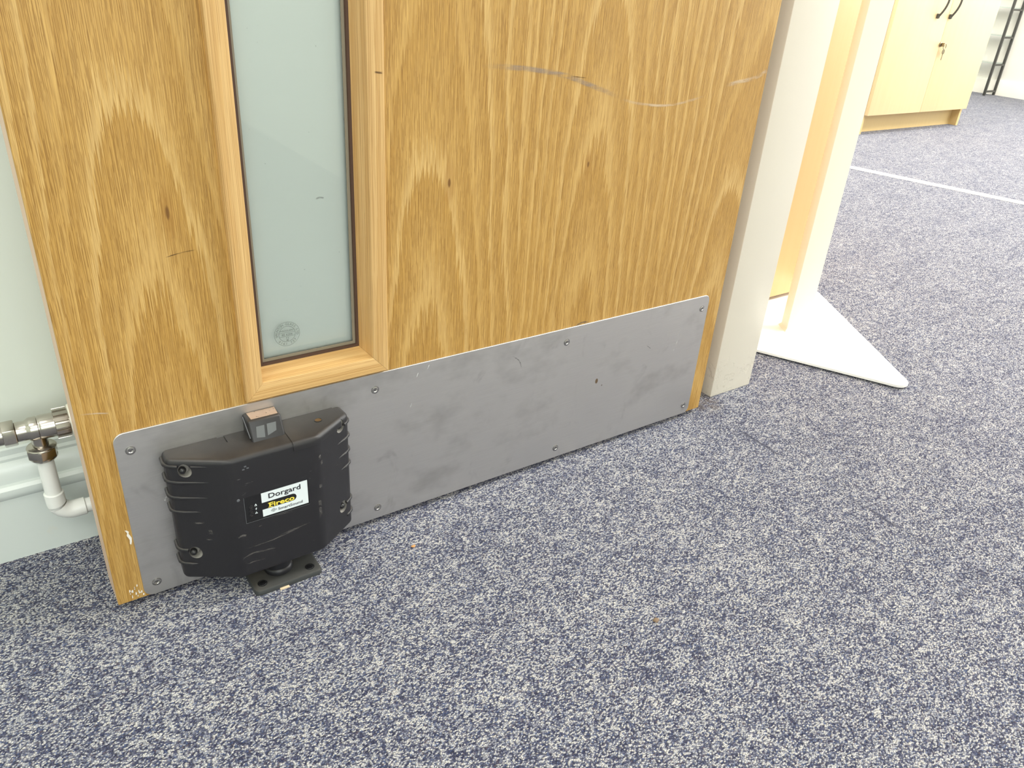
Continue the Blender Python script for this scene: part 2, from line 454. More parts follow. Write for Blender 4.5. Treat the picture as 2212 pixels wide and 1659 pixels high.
def lathe(bm, prof, seg=24, axis='z', origin=(0, 0, 0)):
    """prof: list of (radius, t) along axis"""
    rows = []
    for r, t in prof:
        row = []
        for i in range(seg):
            a = 2 * PI * i / seg; c, s = r * math.cos(a), r * math.sin(a)
            p = {'z': (c, s, t), 'y': (c, t, s), 'x': (t, c, s)}[axis]
            row.append(bm.verts.new(Vector(p) + Vector(origin)))
        rows.append(row)
    fs = []
    for k in range(len(rows) - 1):
        for i in range(seg):
            fs.append(bm.faces.new((rows[k][i], rows[k][(i + 1) % seg], rows[k + 1][(i + 1) % seg], rows[k + 1][i])))
    fs.append(bm.faces.new(rows[0])); fs.append(bm.faces.new(rows[-1]))
    bmesh.ops.recalc_face_normals(bm, faces=fs)
    return bm

def tube(bm, pts, rad, seg=10):
    """swept circle with a radius per point"""
    pts = [Vector(p) for p in pts]; n = len(pts)
    if not isinstance(rad, (list, tuple)): rad = [rad] * n
    rows = []; up = Vector((0, 0, 1))
    for i, p in enumerate(pts):
        t = (pts[min(i + 1, n - 1)] - pts[max(i - 1, 0)]).normalized()
        ref = up if abs(t.dot(up)) < 0.95 else Vector((0, 1, 0))
        a = t.cross(ref).normalized(); b = a.cross(t).normalized()
        rows.append([bm.verts.new(p + (a * math.cos(2 * PI * j / seg) + b * math.sin(2 * PI * j / seg)) * rad[i]) for j in range(seg)])
    fs = []
    for k in range(n - 1):
        for j in range(seg):
            fs.append(bm.faces.new((rows[k][j], rows[k][(j + 1) % seg], rows[k + 1][(j + 1) % seg], rows[k + 1][j])))
    fs.append(bm.faces.new(rows[0])); fs.append(bm.faces.new(rows[-1]))
    bmesh.ops.recalc_face_normals(bm, faces=fs)
    return bm

def ribbon(name, pts, w, mat, parent, y=-0.0002, thick=0.0001):
    """a scrape on the door face (xz plane) along pts"""
    pts = [Vector((a, b)) for a, b in pts]
    fine = []
    for i in range(len(pts) - 1):
        p0 = pts[max(i - 1, 0)]; p1 = pts[i]; p2 = pts[i + 1]; p3 = pts[min(i + 2, len(pts) - 1)]
        for k in range(6):
            t = k / 6
            fine.append(0.5 * ((2 * p1) + (p2 - p0) * t + (2 * p0 - 5 * p1 + 4 * p2 - p3) * t * t + (3 * p1 - p0 - 3 * p2 + p3) * t ** 3))
    fine.append(pts[-1])
    bm = bmesh.new(); uvl = bm.loops.layers.uv.new('UVMap'); prev = None; n = len(fine)
    for i, p in enumerate(fine):
        t = (fine[min(i + 1, n - 1)] - fine[max(i - 1, 0)]).normalized(); nn = Vector((-t.y, t.x))
        a = p + nn * w / 2; b = p - nn * w / 2
        cur = (bm.verts.new((a.x, y, a.y)), bm.verts.new((b.x, y, b.y)))
        if prev:
            f = bm.faces.new((prev[0], prev[1], cur[1], cur[0]))
            for l, (uu, vv) in zip(f.loops, (((i - 1) / (n - 1), 1), ((i - 1) / (n - 1), 0), (i / (n - 1), 0), (i / (n - 1), 1))): l[uvl].uv = (uu, vv)
            if f.normal.y > 0: f.normal_flip()
        prev = cur
    return finish(name, bm, mat, parent, smooth=0)

def text_mesh(name, s, size, mat, parent, x, y, z, depth=0.0002, bold=0.0, stretch=1.0, rot=0.0, align='LEFT'):
    """lettering facing -y, baseline start at (x, z)"""
    cu = bpy.data.curves.new('lettering', 'FONT')
    cu.body = s; cu.size = size; cu.extrude = depth / 2; cu.offset = bold; cu.align_x = align; cu.resolution_u = 3
    ob = bpy.data.objects.new('lettering', cu); COL.objects.link(ob)
    dg = bpy.context.evaluated_depsgraph_get()
    me = bpy.data.meshes.new_from_object(ob.evaluated_get(dg), depsgraph=dg)
    bpy.data.objects.remove(ob)
    c, sn = math.cos(rot), math.sin(rot)
    for v in me.vertices:
        px, pz = v.co.x * stretch, v.co.y
        v.co = Vector((x + px * c - pz * sn, y - v.co.z, z + px * sn + pz * c))
    me.materials.clear(); me.materials.append(mat)
    o = bpy.data.objects.new(name, me); COL.objects.link(o); o.parent = parent
    return o

def cut(o, cutters):
    """boolean difference, baked into the mesh"""
    tmp = []
    for bm in cutters:
        c = finish('cutter', bm, [], None, smooth=0); tmp.append(c)
        md = o.modifiers.new('b', 'BOOLEAN'); md.operation = 'DIFFERENCE'; md.object = c; md.solver = 'EXACT'
    dg = bpy.context.evaluated_depsgraph_get()
    me = bpy.data.meshes.new_from_object(o.evaluated_get(dg), depsgraph=dg)
    o.modifiers.clear(); old = o.data; o.data = me; bpy.data.meshes.remove(old)
    for c in tmp:
        d = c.data; bpy.data.objects.remove(c); bpy.data.meshes.remove(d)
    for p in me.polygons: p.use_smooth = True
    me.set_sharp_from_angle(angle=math.radians(32))

def struct(name, bm, mat, label, cat):
    return tag(finish(name, bm, mat, None, 30), label, cat, 'structure')

# ------------------------------------------------------------------ room shell
XJ0, XJ1 = 0.8915, 0.9872           # door frame: near face edges in x
bm = bmesh.new(); box(bm, -2.6, 6.2, -3.6, 3.4, -0.12, 0.0)
struct('floor', bm, M['carpet'], 'blue and grey flecked loop pile office carpet', 'carpet')
bm = bmesh.new(); box(bm, -2.6, 6.2, -3.6, 3.4, 2.6, 2.7)
struct('ceiling', bm, M['ceiling'], 'plain white ceiling above both rooms', 'ceiling')
bm = bmesh.new(); box(bm, -2.6, 0.905, 0.15, 0.25, 0, 2.6)
struct('wall_left', bm, M['wall'], 'pale mint painted wall behind the oak door', 'wall')
bm = bmesh.new(); box(bm, -2.6, -2.5, -3.6, 0.15, 0, 2.6)
struct('wall_near', bm, M['wall'], 'pale mint painted wall at the near end of the corridor', 'wall')
bm = bmesh.new(); box(bm, -2.5, 0.905, -3.6, -3.5, 0, 2.6)
struct('wall_front', bm, M['wall'], 'pale mint painted wall opposite the oak door', 'wall')
bm = bmesh.new()
box(bm, 0.905, 0.974, 0.06, 3.4, 0, 2.6); box(bm, 0.905, 0.974, -3.6, -0.90, 0, 2.6); box(bm, 0.905, 0.974, -0.90, 0.06, 2.06, 2.6)
struct('wall_right', bm, M['white_wall'], 'white dividing wall that holds the doorway', 'wall')
bm = bmesh.new(); box(bm, 6.1, 6.2, -3.6, 3.4, 0, 2.6)
struct('wall_far', bm, M['white_wall'], 'white far wall behind the black shelving', 'wall')
bm = bmesh.new(); box(bm, 0.974, 6.1, 3.3, 3.4, 0, 2.6)
struct('wall_rear', bm, M['white_wall'], 'white side wall of the room beyond, past the cupboard', 'wall')
bm = bmesh.new(); box(bm, 0.974, 6.1, -3.6, -3.5, 0, 2.6)
struct('wall_window', bm, M['white_wall'], 'white outer wall of the room beyond', 'wall')

# door frame (jamb, head and the other jamb)
bm = bmesh.new()
box(bm, XJ0, XJ1, 0.022, 0.060, 0, 2.06, 0.0016)
box(bm, XJ0, XJ1, -0.90, -0.862, 0, 2.06, 0.0016)
box(bm, XJ0, XJ1, -0.862, 0.022, 2.022, 2.06, 0.0016)
struct('trim_1', bm, M['frame'], 'cream painted door frame, chipped at its foot', 'door frame')

# moulded skirting of the left wall
prof = [(.15, 0), (.135, 0), (.135, .0765), (.1325, .0795), (.1312, .084), (.1318, .089), (.1345, .0925), (.1378, .0935), (.1378, .0955),
        (.1385, .101), (.1405, .108), (.1435, .1135), (.1455, .1155), (.1455, .1185), (.1475, .1215), (.1478, .128), (.15, .1295)]
bm = bmesh.new(); prism(bm, prof, 'x', -2.5, 0.89)
struct('baseboard_left', bm, M['skirting'], 'pale gloss moulded skirting behind the white pipe', 'skirting')
prof2 = [(6.1, 0), (6.084, 0), (6.084, .085), (6.09, .098), (6.1, .10)]
bm = bmesh.new()
lo, hi = prism(bm, [(x, z) for x, z in prof2], 'y', -3.5, 3.3)
struct('baseboard_far', bm, M['white_wall'], 'white skirting of the far wall below the black shelving', 'skirting')

# ------------------------------------------------------------------ the door
door = thing('door_1', 'oak veneered fire door with glass panel and steel kick plate, held open', 'door', 'structure')
T = 0.044
GX0, GX1, GZ0, GZ1 = 0.1600, 0.2858, 0.2220, 1.84       # aperture
def door_slab():
    bm = bmesh.new(); uvl = bm.loops.layers.uv.new('UVMap')
    xs = [0, GX0, 0.223, GX1, 0.467, 0.70, 0.838]; zs = [0.008, GZ0, GZ1, 1.98]
    def leaf(x):
        if x < 0.223: return 0.088, 0.03
        if x < 0.467: return 0.357, 0.10
        if x < 0.70: return 0.575, -0.07
        return 0.822, 0.16
    def hole(i, j): return xs[i] >= GX0 and xs[i + 1] <= GX1 and j == 1
    def sx(x, back): return -0.0006 if (back and x == 0) else x
    cache = {}
    def V(x, y, z):
        k = (round(x, 5), round(y, 5), round(z, 5))
        if k not in cache: cache[k] = bm.verts.new(k)
        return cache[k]
    nx, nz = len(xs) - 1, len(zs) - 1
    def solid(i, j): return 0 <= i < nx and 0 <= j < nz and not hole(i, j)
    for i in range(nx):
        for j in range(nz):
            if hole(i, j): continue
            for back in (False, True):
                y = T if back else 0.0
                q = [(sx(xs[i], back), zs[j]), (sx(xs[i + 1], back), zs[j]), (sx(xs[i + 1], back), zs[j + 1]), (sx(xs[i], back), zs[j + 1])]
                if back: q.reverse()
                f = bm.faces.new([V(a, y, b) for a, b in q])
                c, off = leaf((xs[i] + xs[i + 1]) / 2)
                for l in f.loops: l[uvl].uv = (l.vert.co.x - c, l.vert.co.z + off)
            for di, dj, e in ((-1, 0, 0), (1, 0, 1), (0, -1, 2), (0, 1, 3)):
                if solid(i + di, j + dj): continue
                if e < 2:
                    x = xs[i] if e == 0 else xs[i + 1]
                    a = [(x, 0, zs[j]), (x, 0, zs[j + 1]), (sx(x, 1), T, zs[j + 1]), (sx(x, 1), T, zs[j])]
                    if e == 1: a.reverse()
                else:
                    z = zs[j] if e == 2 else zs[j + 1]
                    a = [(xs[i], 0, z), (sx(xs[i], 1), T, z), (xs[i + 1], T, z), (xs[i + 1], 0, z)]
                    if e == 3: a.reverse()
                f = bm.faces.new([V(*p) for p in a]); f.material_index = 1
    bmesh.ops.recalc_face_normals(bm, faces=bm.faces)
    # softened front arris of the leading edge
    es = [e for e in bm.edges if all(abs(v.co.x) < 1e-4 and abs(v.co.y) < 1e-4 for v in e.verts)]
    bmesh.ops.bevel(bm, geom=es, offset=0.0012, segments=2, profile=0.5, affect='EDGES')
    return bm
finish('door_panel', door_slab(), [M['oak'], M['lipping']], door, smooth=0)

# mitred glazing beads, one object per side, front and back
BX0, BX1, BZ0, BZ1 = 0.1468, 0.2990, 0.2070, 1.853
EXB = 0.0016      # the bottom bead is that much wider
SEC = [(0.0, 0.0), (0.0, -0.0068), (0.0014, -0.0080), (0.0156, -0.0080), (0.0168, -0.0072), (0.0235, 0.0178), (0.0136, 0.0178), (0.0136, 0.0)]
def bead(side, back):
    bm = bmesh.new(); uvl = bm.loops.layers.uv.new('UVMap'); rows = []
    for end in (0, 1):
        row = []
        for d, y in SEC:
            yy = (T - y) if back else y
            g = 0.00012 if end == 0 else -0.00012
            if side in 'LR':
                x = BX0 + d if side == 'L' else BX1 - d
                z = (BZ0 + d + (EXB if d > 0.01 else 0) if end == 0 else BZ1 - d) + g
            else:
                z = BZ0 + d + (EXB if d > 0.01 else 0) if side == 'B' else BZ1 - d
                x = (BX0 + d if end == 0 else BX1 - d) + g
            row.append(bm.verts.new((x, yy, z)))
        rows.append(row)
    n = len(SEC); fs = [bm.faces.new(rows[0]), bm.faces.new(rows[1])]
    acc = 0.0; per = [0.0]
    for i in range(n):
        acc += math.dist(SEC[i], SEC[(i + 1) % n]); per.append(acc)
    off = {'L': .2, 'R': .5, 'B': .9, 'T': 1.4}[side]
    for i in range(n):
        k = (i + 1) % n
        f = bm.faces.new((rows[0][i], rows[0][k], rows[1][k], rows[1][i])); fs.append(f)
        for l, u in zip(f.loops, (per[i], per[i + 1], per[i + 1], per[i])):
            along = l.vert.co.z if side in 'LR' else l.vert.co.x
            l[uvl].uv = (u + off, along * 0.6 + off)
    bmesh.ops.recalc_face_normals(bm, faces=fs)
    return finish('glazing_bead', bm, M['oak_pale'], door, smooth=40)
for back in (False, True):
    for s in 'LRBT': bead(s, back)

# gasket and tape round the glass, then the pane
def ring(name, d0, d1, y0, y1, mat):
    bm = bmesh.new()
    x0, x1, z0, z1 = BX0 + d0, BX1 - d0, BZ0 + EXB + d0, BZ1 - d0; w = d1 - d0
    box(bm, x0, x0 + w, y0, y1, z0, z1); box(bm, x1 - w, x1, y0, y1, z0, z1)
    box(bm, x0 + w, x1 - w, y0, y1, z0, z0 + w); box(bm, x0 + w, x1 - w, y0, y1, z1 - w, z1)
    return finish(name, bm, mat, door, smooth=0)
ring('gasket', 0.0138, 0.0255, 0.0152, 0.0185, M['gasket'])
ring('glazing_tape', 0.0138, 0.0282, 0.0186, 0.0198, M['tape'])
bm = bmesh.new(); box(bm, BX0 + .016, BX1 - .016, 0.0200, 0.0262, BZ0 + .016, BZ1 - .016)
pane = finish('glass_pane', bm, M['glass'], door, smooth=0)
bm = bmesh.new(); box(bm, BX0 + .018, BX1 - .018, 0.0263, 0.0266, BZ0 + .018, BZ1 - .018)
finish('added_pale_backing', bm, M['film'], door, smooth=0)  # pale sheet added behind the glass to brighten the dark view through it
pane['label'] = 'clear greenish fire glass with a round printed stamp'

# stamp on the pane: two rings, two bars, small lettering
def flat_ring(bm, cx, cz, r, w, y, seg=48):
    a = []
    for i in range(seg):
        t = 2 * PI * i / seg
        a.append((bm.verts.new((cx + (r - w) * math.cos(t), y, cz + (r - w) * math.sin(t))), bm.verts.new((cx + r * math.cos(t), y, cz + r * math.sin(t)))))
    for i in range(seg):
        k = (i + 1) % seg; bm.faces.new((a[i][0], a[k][0], a[k][1], a[i][1]))
SX, SZ, SY = 0.2008, 0.2592, 0.0199
M['stamp'] = plastic('glass_stamp_print', lin(112, 122, 116), 0.6)
bm = bmesh.new()
flat_ring(bm, SX, SZ, 0.0132, 0.00035, SY); flat_ring(bm, SX, SZ, 0.0087, 0.0004, SY)
for z in (0.0016, -0.0026):
    h = math.sqrt(0.0085 ** 2 - z * z)
    box(bm, SX - h, SX + h, SY - 0.00005, SY, SZ + z - .00014, SZ + z + .00014)
st = finish('glass_stamp', bm, M['stamp'], pane, smooth=0)
def letters(name, parts, mat, parent):
    """join several text meshes into one part"""
    objs = [text_mesh('t', *p[:2], mat, None, *p[2:5], **p[5]) for p in parts]
    bm = bmesh.new()
    for o in objs:
        bm.from_mesh(o.data); me = o.data; bpy.data.objects.remove(o); bpy.data.meshes.remove(me)
    return finish(name, bm, mat, parent, smooth=0)
parts = []
word = 'SWINTON GLASS LTD'
for i, ch in enumerate(word):
    if ch == ' ': continue
    a = math.radians(188 - i * (196 / (len(word) - 1)))
    parts.append((ch, 0.0034, SX + 0.0098 * math.cos(a), SY, SZ + 0.0098 * math.sin(a), dict(depth=.00006, rot=a - PI / 2, align='CENTER', bold=.00002)))
word = '0161 727'
for i, ch in enumerate(word):
    if ch == ' ': continue
    a = math.radians(222 + i * (96 / (len(word) - 1)))
    parts.append((ch, 0.0034, SX + 0.0121 * math.cos(a), SY, SZ + 0.0121 * math.sin(a), dict(depth=.00006, rot=a + PI / 2, align='CENTER', bold=.00002)))
for s_, dz, sz in (('PYROGUARD', 0.0028, 0.0024), ('BS 6206', -0.0018, 0.0034), ('7.2', -0.0052, 0.0026), ('M', -0.0078, 0.0026)):
    parts.append((s_, sz, SX, SY, SZ + dz, dict(depth=.00006, align='CENTER', bold=.00002)))
letters('stamp_lettering', parts, M['stamp'], pane)
ribbon('smear', [(0.2385, 0.3925), (0.2427, 0.3940), (0.2475, 0.3930)], 0.0022, M['scuff_grime'], pane, y=0.01985)

# kick plate with its eight screws
PX0, PX1, PZ0, PZ1 = 0.0252, 0.8124, 0.0078, 0.2028
bm = bmesh.new(); prism(bm, rrect(PX0, PX1, PZ0, PZ1, 0.0095, 5), 'y', -0.0016, -0.0001)
front = [f for f in bm.faces if f.normal.y < -0.9]
es = [e for f in bm.faces if all(abs(v.co.y + 0.0016) < 1e-6 for v in f.verts) for e in f.edges]
bmesh.ops.bevel(bm, geom=list(set(es)), offset=0.0004, segments=1, profile=0.5, affect='EDGES')
plate = finish('kick_plate', bm, M['steel'], door, smooth=20)
plate['label'] = 'brushed steel plate along the foot of the door'
def screw_bm(r, y, dish=0.0006):
    b = bmesh.new()
    lathe(b, [(r * 1.12, 0.0), (r * 1.12, -0.0002), (r * 1.0, -0.00028), (r * 0.94, 0.0002), (r * 0.9, -0.0005), (r * 0.62, -0.0009), (r * 0.55, -0.0009), (r * 0.42, -0.0003), (r * 0.30, 0.0010), (0.0001, 0.0012)], 20, 'y')
    for a in (0.5, 0.5 + PI / 2):
        c, s = math.cos(a), math.sin(a); w = r * 0.09; L = r * 0.42
        q = [(-L, -w), (L, -w), (L, w), (-L, w)]
        vs = [b.verts.new((x * c - z * s, -0.00035, x * s + z * c)) for x, z in q]
        b.faces.new(vs)
    return b
scr0 = None
for (x, z) in ((.0382, .1832), (.0382, .0231), (.2858, .1832), (.2858, .0231), (.5522, .1832), (.5522, .0231), (.7994, .1832), (.7994, .0231)):
    if scr0 is None:
        s_ = scr0 = finish('screw', screw_bm(0.0042, 0), M['screw'], plate, smooth=40)
    else:
        s_ = scr0.copy(); COL.objects.link(s_); s_.parent = plate
    s_.location = (x, -0.0017, z)
    s_.rotation_euler = (0, random.uniform(0, 1.5), 0)
ribbon('scratch', [(.4681, .1828), (.4790, .1740), (.4837, .162)], 0.0016, M['scuff_grime'], plate, y=-0.0018)
ribbon('scratch', [(.6981, .147), (.704, .1425), (.7086, .1389)], 0.0012, M['scuff_grime'], plate, y=-0.0018)
for (x, z) in ((.7605, .1518), (.7592, .1385), (.756, .128), (.33, .152), (.352, .196), (.338, .189), (.06, .12)):
    ribbon('scratch', [(x - .0012, z - .003), (x, z), (x + .0014, z + .003)], 0.0012, M['scuff_silver'], plate, y=-0.0018)

# wear on the veneer
ribbon('scuff', [(.405, .5125), (.4405, .5105), (.4686, .5082), (.5113, .5019), (.5578, .4884), (.5960, .4768)], 0.0072, M['scuff_grey'], door)
ribbon('scuff', [(.595, .4765), (.6156, .4711), (.6604, .4665), (.6982, .4695), (.735, .4760)], 0.004, M['scuff_pale'], door)
ribbon('scuff', [(.765, .4855), (.7788, .4888), (.816, .4946), (.832, .5005), (.8378, .5035)], 0.007, M['scuff_pale'], door)
ribbon('scuff', [(.0925, .3615), (.1068, .3643), (.1200, .3652)], 0.0010, M['scuff_dark'], door)
ribbon('scuff', [(.0030, .2305), (.0164, .2285), (.0290, .2250)], 0.0020, M['scuff_pale'], door)
ribbon('scuff', [(.520, .5010), (.535, .4995), (.545, .4985)], 0.0012, M['scuff_dark'], door)
ribbon('scuff', [(.555, .1945), (.572, .2050), (.585, .2035), (.590, .197)], 0.0030, M['scuff_grime'], door)
ribbon('scuff', [(.2885, .5092), (.2935, .5086), (.2972, .5083)], 0.0022, M['scuff_dark'], door, y=-0.0082)
# white paint splash by the plate's left edge, crumbs of white at the bottom corner
def splash(name, pts, y, parent, mat):
    bm = bmesh.new(); prism(bm, pts, 'y', y - 0.0004, y)
    return finish(name, bm, mat, parent, smooth=0)
splash('paint_splash', [(.0196, .0955), (.0214, .0950), (.0228, .0930), (.0222, .0905), (.0233, .0880), (.0242, .0850), (.0236, .0805), (.0226, .0772), (.0216, .0785), (.0222, .0830), (.0212, .0865), (.0203, .0890), (.0212, .0920)], -0.0001, door, M['chip_white'])
for i in range(14):
    x = random.uniform(.012, .0245); z = random.uniform(.011, .026); a = random.uniform(.0003, .0008); b = random.uniform(.0008, .0022)
    splash('paint_splash', [(x - a, z - b), (x + a, z - b * .6), (x + a * .8, z + b), (x - a * .6, z + b * .7)], -0.0001, door, M['chip_white'])

# ------------------------------------------------------------------ door holder on the kick plate
holder = thing('door_holder', 'scuffed black battery door holder screwed to the steel kick plate', 'door holder')
Y0 = -0.0018
HX0, HX1, HA, HB, HZ0, HZ1 = 0.0622, 0.2465, 0.1115, 0.2005, 0.0285, 0.1742
YS, YC = -0.0185, -0.0480
planp = [(HX0 + .0012, Y0), (HX0, YS), (HA, YC), (HB, YC), (HX1, YS), (HX1 - .0012, Y0)]
bm = bmesh.new(); prism(bm, planp, 'z', HZ0, HZ1)
es = [e for e in bm.edges if not all(abs(v.co.y - Y0) < 1e-6 for v in e.verts)]
bmesh.ops.bevel(bm, geom=es, offset=0.0052, segments=5, profile=0.5, affect='EDGES', clamp_overlap=True)
hbody = finish('housing', bm, M['black'], holder, smooth=32)
def wing_y(x):
    if x < HA: return YS + (YC - YS) * (x - HX0) / (HA - HX0)
    if x > HB: return YC + (YS - YC) * (x - HB) / (HX1 - HB)
    return YC
HOLES = [(0.0768, 0.1615), (0.0752, 0.0625), (0.2335, 0.1645), (0.2325, 0.0612)]
cutters = []
for hx, hz in HOLES:
    b = bmesh.new()
    pts = []
    for i in range(20):
        a = 2 * PI * i / 20
        pts.append((hx + 0.0056 * math.cos(a), hz + (0.0085 if math.sin(a) > 0 else 0.0062) * math.sin(a)))
    prism(b, pts, 'y', -0.06, wing_y(hx) + 0.0075); cutters.append(b)
b = bmesh.new(); box(b, 0.1150, 0.1220, -0.0155, 0.002, HZ1 - 0.0012, HZ1 + 0.01); cutters.append(b)
LX0, LX1, LZ0, LZ1 = 0.1222, 0.1875, 0.0966, 0.1275      # label recess
b = bmesh.new(); box(b, LX0, LX1, YC - 0.01, YC + 0.0007, LZ0, LZ1); cutters.append(b)
cut(hbody, cutters)
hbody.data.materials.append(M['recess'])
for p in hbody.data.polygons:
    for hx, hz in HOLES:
        if abs(p.normal.y) < 0.4 and abs(p.center.x - hx) < 0.0062 and abs(p.center.z - hz) < 0.009: p.material_index = 1  # pocket walls coloured pale, as if lit from above
# pale floors of the screw pockets and the dark screws in them
for hx, hz in HOLES:
    yb = wing_y(hx) + 0.0074
    b = bmesh.new(); pts = [(hx + 0.0054 * math.cos(2 * PI * i / 16), hz + (0.0082 if i < 8 else 0.006) * math.sin(2 * PI * i / 16)) for i in range(16)]
    prism(b, pts, 'y', yb - 0.0008, yb)
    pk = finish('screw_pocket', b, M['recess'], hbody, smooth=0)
    b = bmesh.new(); yf = wing_y(hx)
    lathe(b, [(0.0001, -0.0042), (0.0018, -0.0038), (0.0031, -0.0025), (0.0036, -0.0006), (0.0034, 0.001), (0.0026, 0.0018), (0.0022, 0.0038)], 18, 'y', (hx - 0.0012, yf + 0.0034, hz + 0.0006))
    finish('screw', b, M['black_gloss'], hbody, smooth=40)
# raised ribs that wrap both ends and fade out on the front
ZR = [(0.167, 0.0995), (0.149, 0.0985), (0.131, 0.0955), (0.114, 0.0875), (0.0665, 0.0795), (0.049, 0.0770)]
for side in (0, 1):
    for zr, xe in ZR:
        if side: zr -= 0.0032
        path = []; rads = []
        def add(x, y, r):
            path.append((x if side == 0 else HX0 + HX1 - x, y, zr)); rads.append(r)
        add(HX0 + .0005, Y0, 0.0021); add(HX0 - .0001, -0.009, 0.0021); add(HX0 - 0.0002, -0.0138, 0.0021)
        add(HX0 + .0012, -0.0172, 0.0021); add(HX0 + 0.0042, -0.0200, 0.0020); add(HX0 + .0085, wing_y(HX0 + .0085) - .0001, 0.0018)
        if side: xe2 = xe - 0.006
        else: xe2 = xe
        for k in range(1, 7):
            f = k / 6; x = HX0 + .0085 + (xe2 - HX0 - .0085) * f
            add(x, wing_y(x) + 0.0009 * f, 0.0018 * (1 - f) + 0.0006 * f)
        fine_p, fine_r = [], []
        for i in range(len(path) - 1):
            for k in range(5):
                f = k / 5; fine_p.append(tuple(Vector(path[i]).lerp(Vector(path[i + 1]), f))); fine_r.append(rads[i] + (rads[i + 1] - rads[i]) * f)
        path, rads = fine_p + [path[-1]], fine_r + [rads[-1]]
        gaps = [h for h in HOLES if abs(h[1] - zr) < 0.006 and (h[0] < 0.15) == (side == 0)]
        b = bmesh.new()
        if gaps:
            hx = gaps[0][0]; hx = hx if side == 0 else HX0 + HX1 - hx
            lo = [i for i, p in enumerate(path) if (p[0] if side == 0 else HX0 + HX1 - p[0]) < hx - 0.005]
            hi = [i for i, p in enumerate(path) if (p[0] if side == 0 else HX0 + HX1 - p[0]) > hx + 0.0052]
            tube(b, [path[i] for i in lo], [rads[i] for i in lo], 10)
            if len(hi) > 1: tube(b, [path[i] for i in hi], [rads[i] for i in hi], 10)
        else: tube(b, path, rads, 10)
        finish('rib', b, M['black'], hbody, smooth=60)
# battery lid that wraps over the top right
O = 0.0007
lp = [(0.1755, Y0), (0.1755, YC - O), (HB + .0002, YC - O), (0.2350, wing_y(0.2350) - O), (0.2350, Y0)]
bm = bmesh.new(); prism(bm, lp, 'z', 0.1655, HZ1 + O)
es = [e for e in bm.edges if all(v.co.z > HZ1 for v in e.verts) and not all(abs(v.co.y - Y0) < 1e-6 for v in e.verts) and abs(e.verts[0].co.x - e.verts[1].co.x) > 1e-4]
es += [e for e in bm.edges if all(abs(v.co.x - HB) < .001 for v in e.verts)]
bmesh.ops.bevel(bm, geom=es, offset=0.0055, segments=5, profile=0.5, affect='EDGES', clamp_overlap=True)
lid = finish('battery_lid', bm, M['black_lid'], holder, smooth=32)
b = bmesh.new(); lathe(b, [(0.0044, 0.0), (0.0044, 0.0004), (0.0036, 0.0005), (0.0034, 0.0001), (0.0016, 0.0003), (0.0001, 0.0003)], 20, 'z', (0.2130, -0.0187, HZ1 + O))
sc_ = finish('screw', b, [M['black_gloss'], M['brass']], lid, smooth=40)
for p in sc_.data.polygons:
    if p.center.z > HZ1 + O and (Vector((p.center.x - 0.2130, p.center.y + 0.0187))).length < 0.0030: p.material_index = 1
# sensor block on the top
bm = bmesh.new()
prism(bm, [(Y0, HZ1 - 0.001), (Y0, 0.1930), (-0.0185, 0.1930), (-0.0285, HZ1 - 0.001)], 'x', 0.1420, 0.1752)
es = [e for e in bm.edges if abs(e.verts[0].co.z - 0.193) < 1e-5 and abs(e.verts[1].co.z - 0.193) < 1e-5 and all(v.co.y < -0.01 for v in e.verts)]
es += [e for e in bm.edges if abs(e.verts[0].co.x - e.verts[1].co.x) < 1e-6 and any(v.co.z > 0.19 for v in e.verts) and any(v.co.y < -0.012 for v in e.verts)]
bmesh.ops.bevel(bm, geom=list(set(es)), offset=0.0024, segments=4, profile=0.5, affect='EDGES', clamp_overlap=True)
blk = finish('sensor_block', bm, M['black_lid'], holder, smooth=32)
bm = bmesh.new(); prism(bm, [(0.1458, -0.0022), (0.1740, -0.0022), (0.1728, -0.0158), (0.1462, -0.0158)], 'z', 0.1929, 0.1933)
finish('worn_cap', bm, M['worn_tan'], blk, smooth=0)['label'] = 'worn tan top face'
bm = bmesh.new(); tube(bm, [(0.1419, -0.0032, 0.1908), (0.1419, -0.0235, 0.1765)], 0.0007, 8)
finish('seam_ridge', bm, M['print_grey'], blk, smooth=40)
# two silver patches on the sloping front of the block
ny, nz_ = -(0.193 - HZ1), -(0.01)
def onslope(x, t, off=0.00025):
    y = -0.0285 + (0.0100) * t; z = HZ1 - 0.001 + (0.193 - HZ1 + 0.001) * t
    L = math.hypot(0.0198, 0.010)
    return (x, y - off * 0.0198 / L, z + off * 0.010 / L)
for q in (((0.1472, .22), (0.1552, .16), (0.1568, .70), (0.1488, .70)), ((0.1580, .20), (0.1672, .34), (0.1686, .72), (0.1594, .72))):
    bm = bmesh.new()
    fr_ = [bm.verts.new(onslope(x, t)) for x, t in q]; bk_ = [bm.verts.new(onslope(x, t, -0.0003)) for x, t in q]
    bm.faces.new(fr_); bm.faces.new(bk_)
    for i in range(4): bm.faces.new((fr_[i], fr_[(i + 1) % 4], bk_[(i + 1) % 4], bk_[i]))
    bmesh.ops.recalc_face_normals(bm, faces=bm.faces)
    finish('reflector', bm, M['silver_patch'], blk, smooth=0)

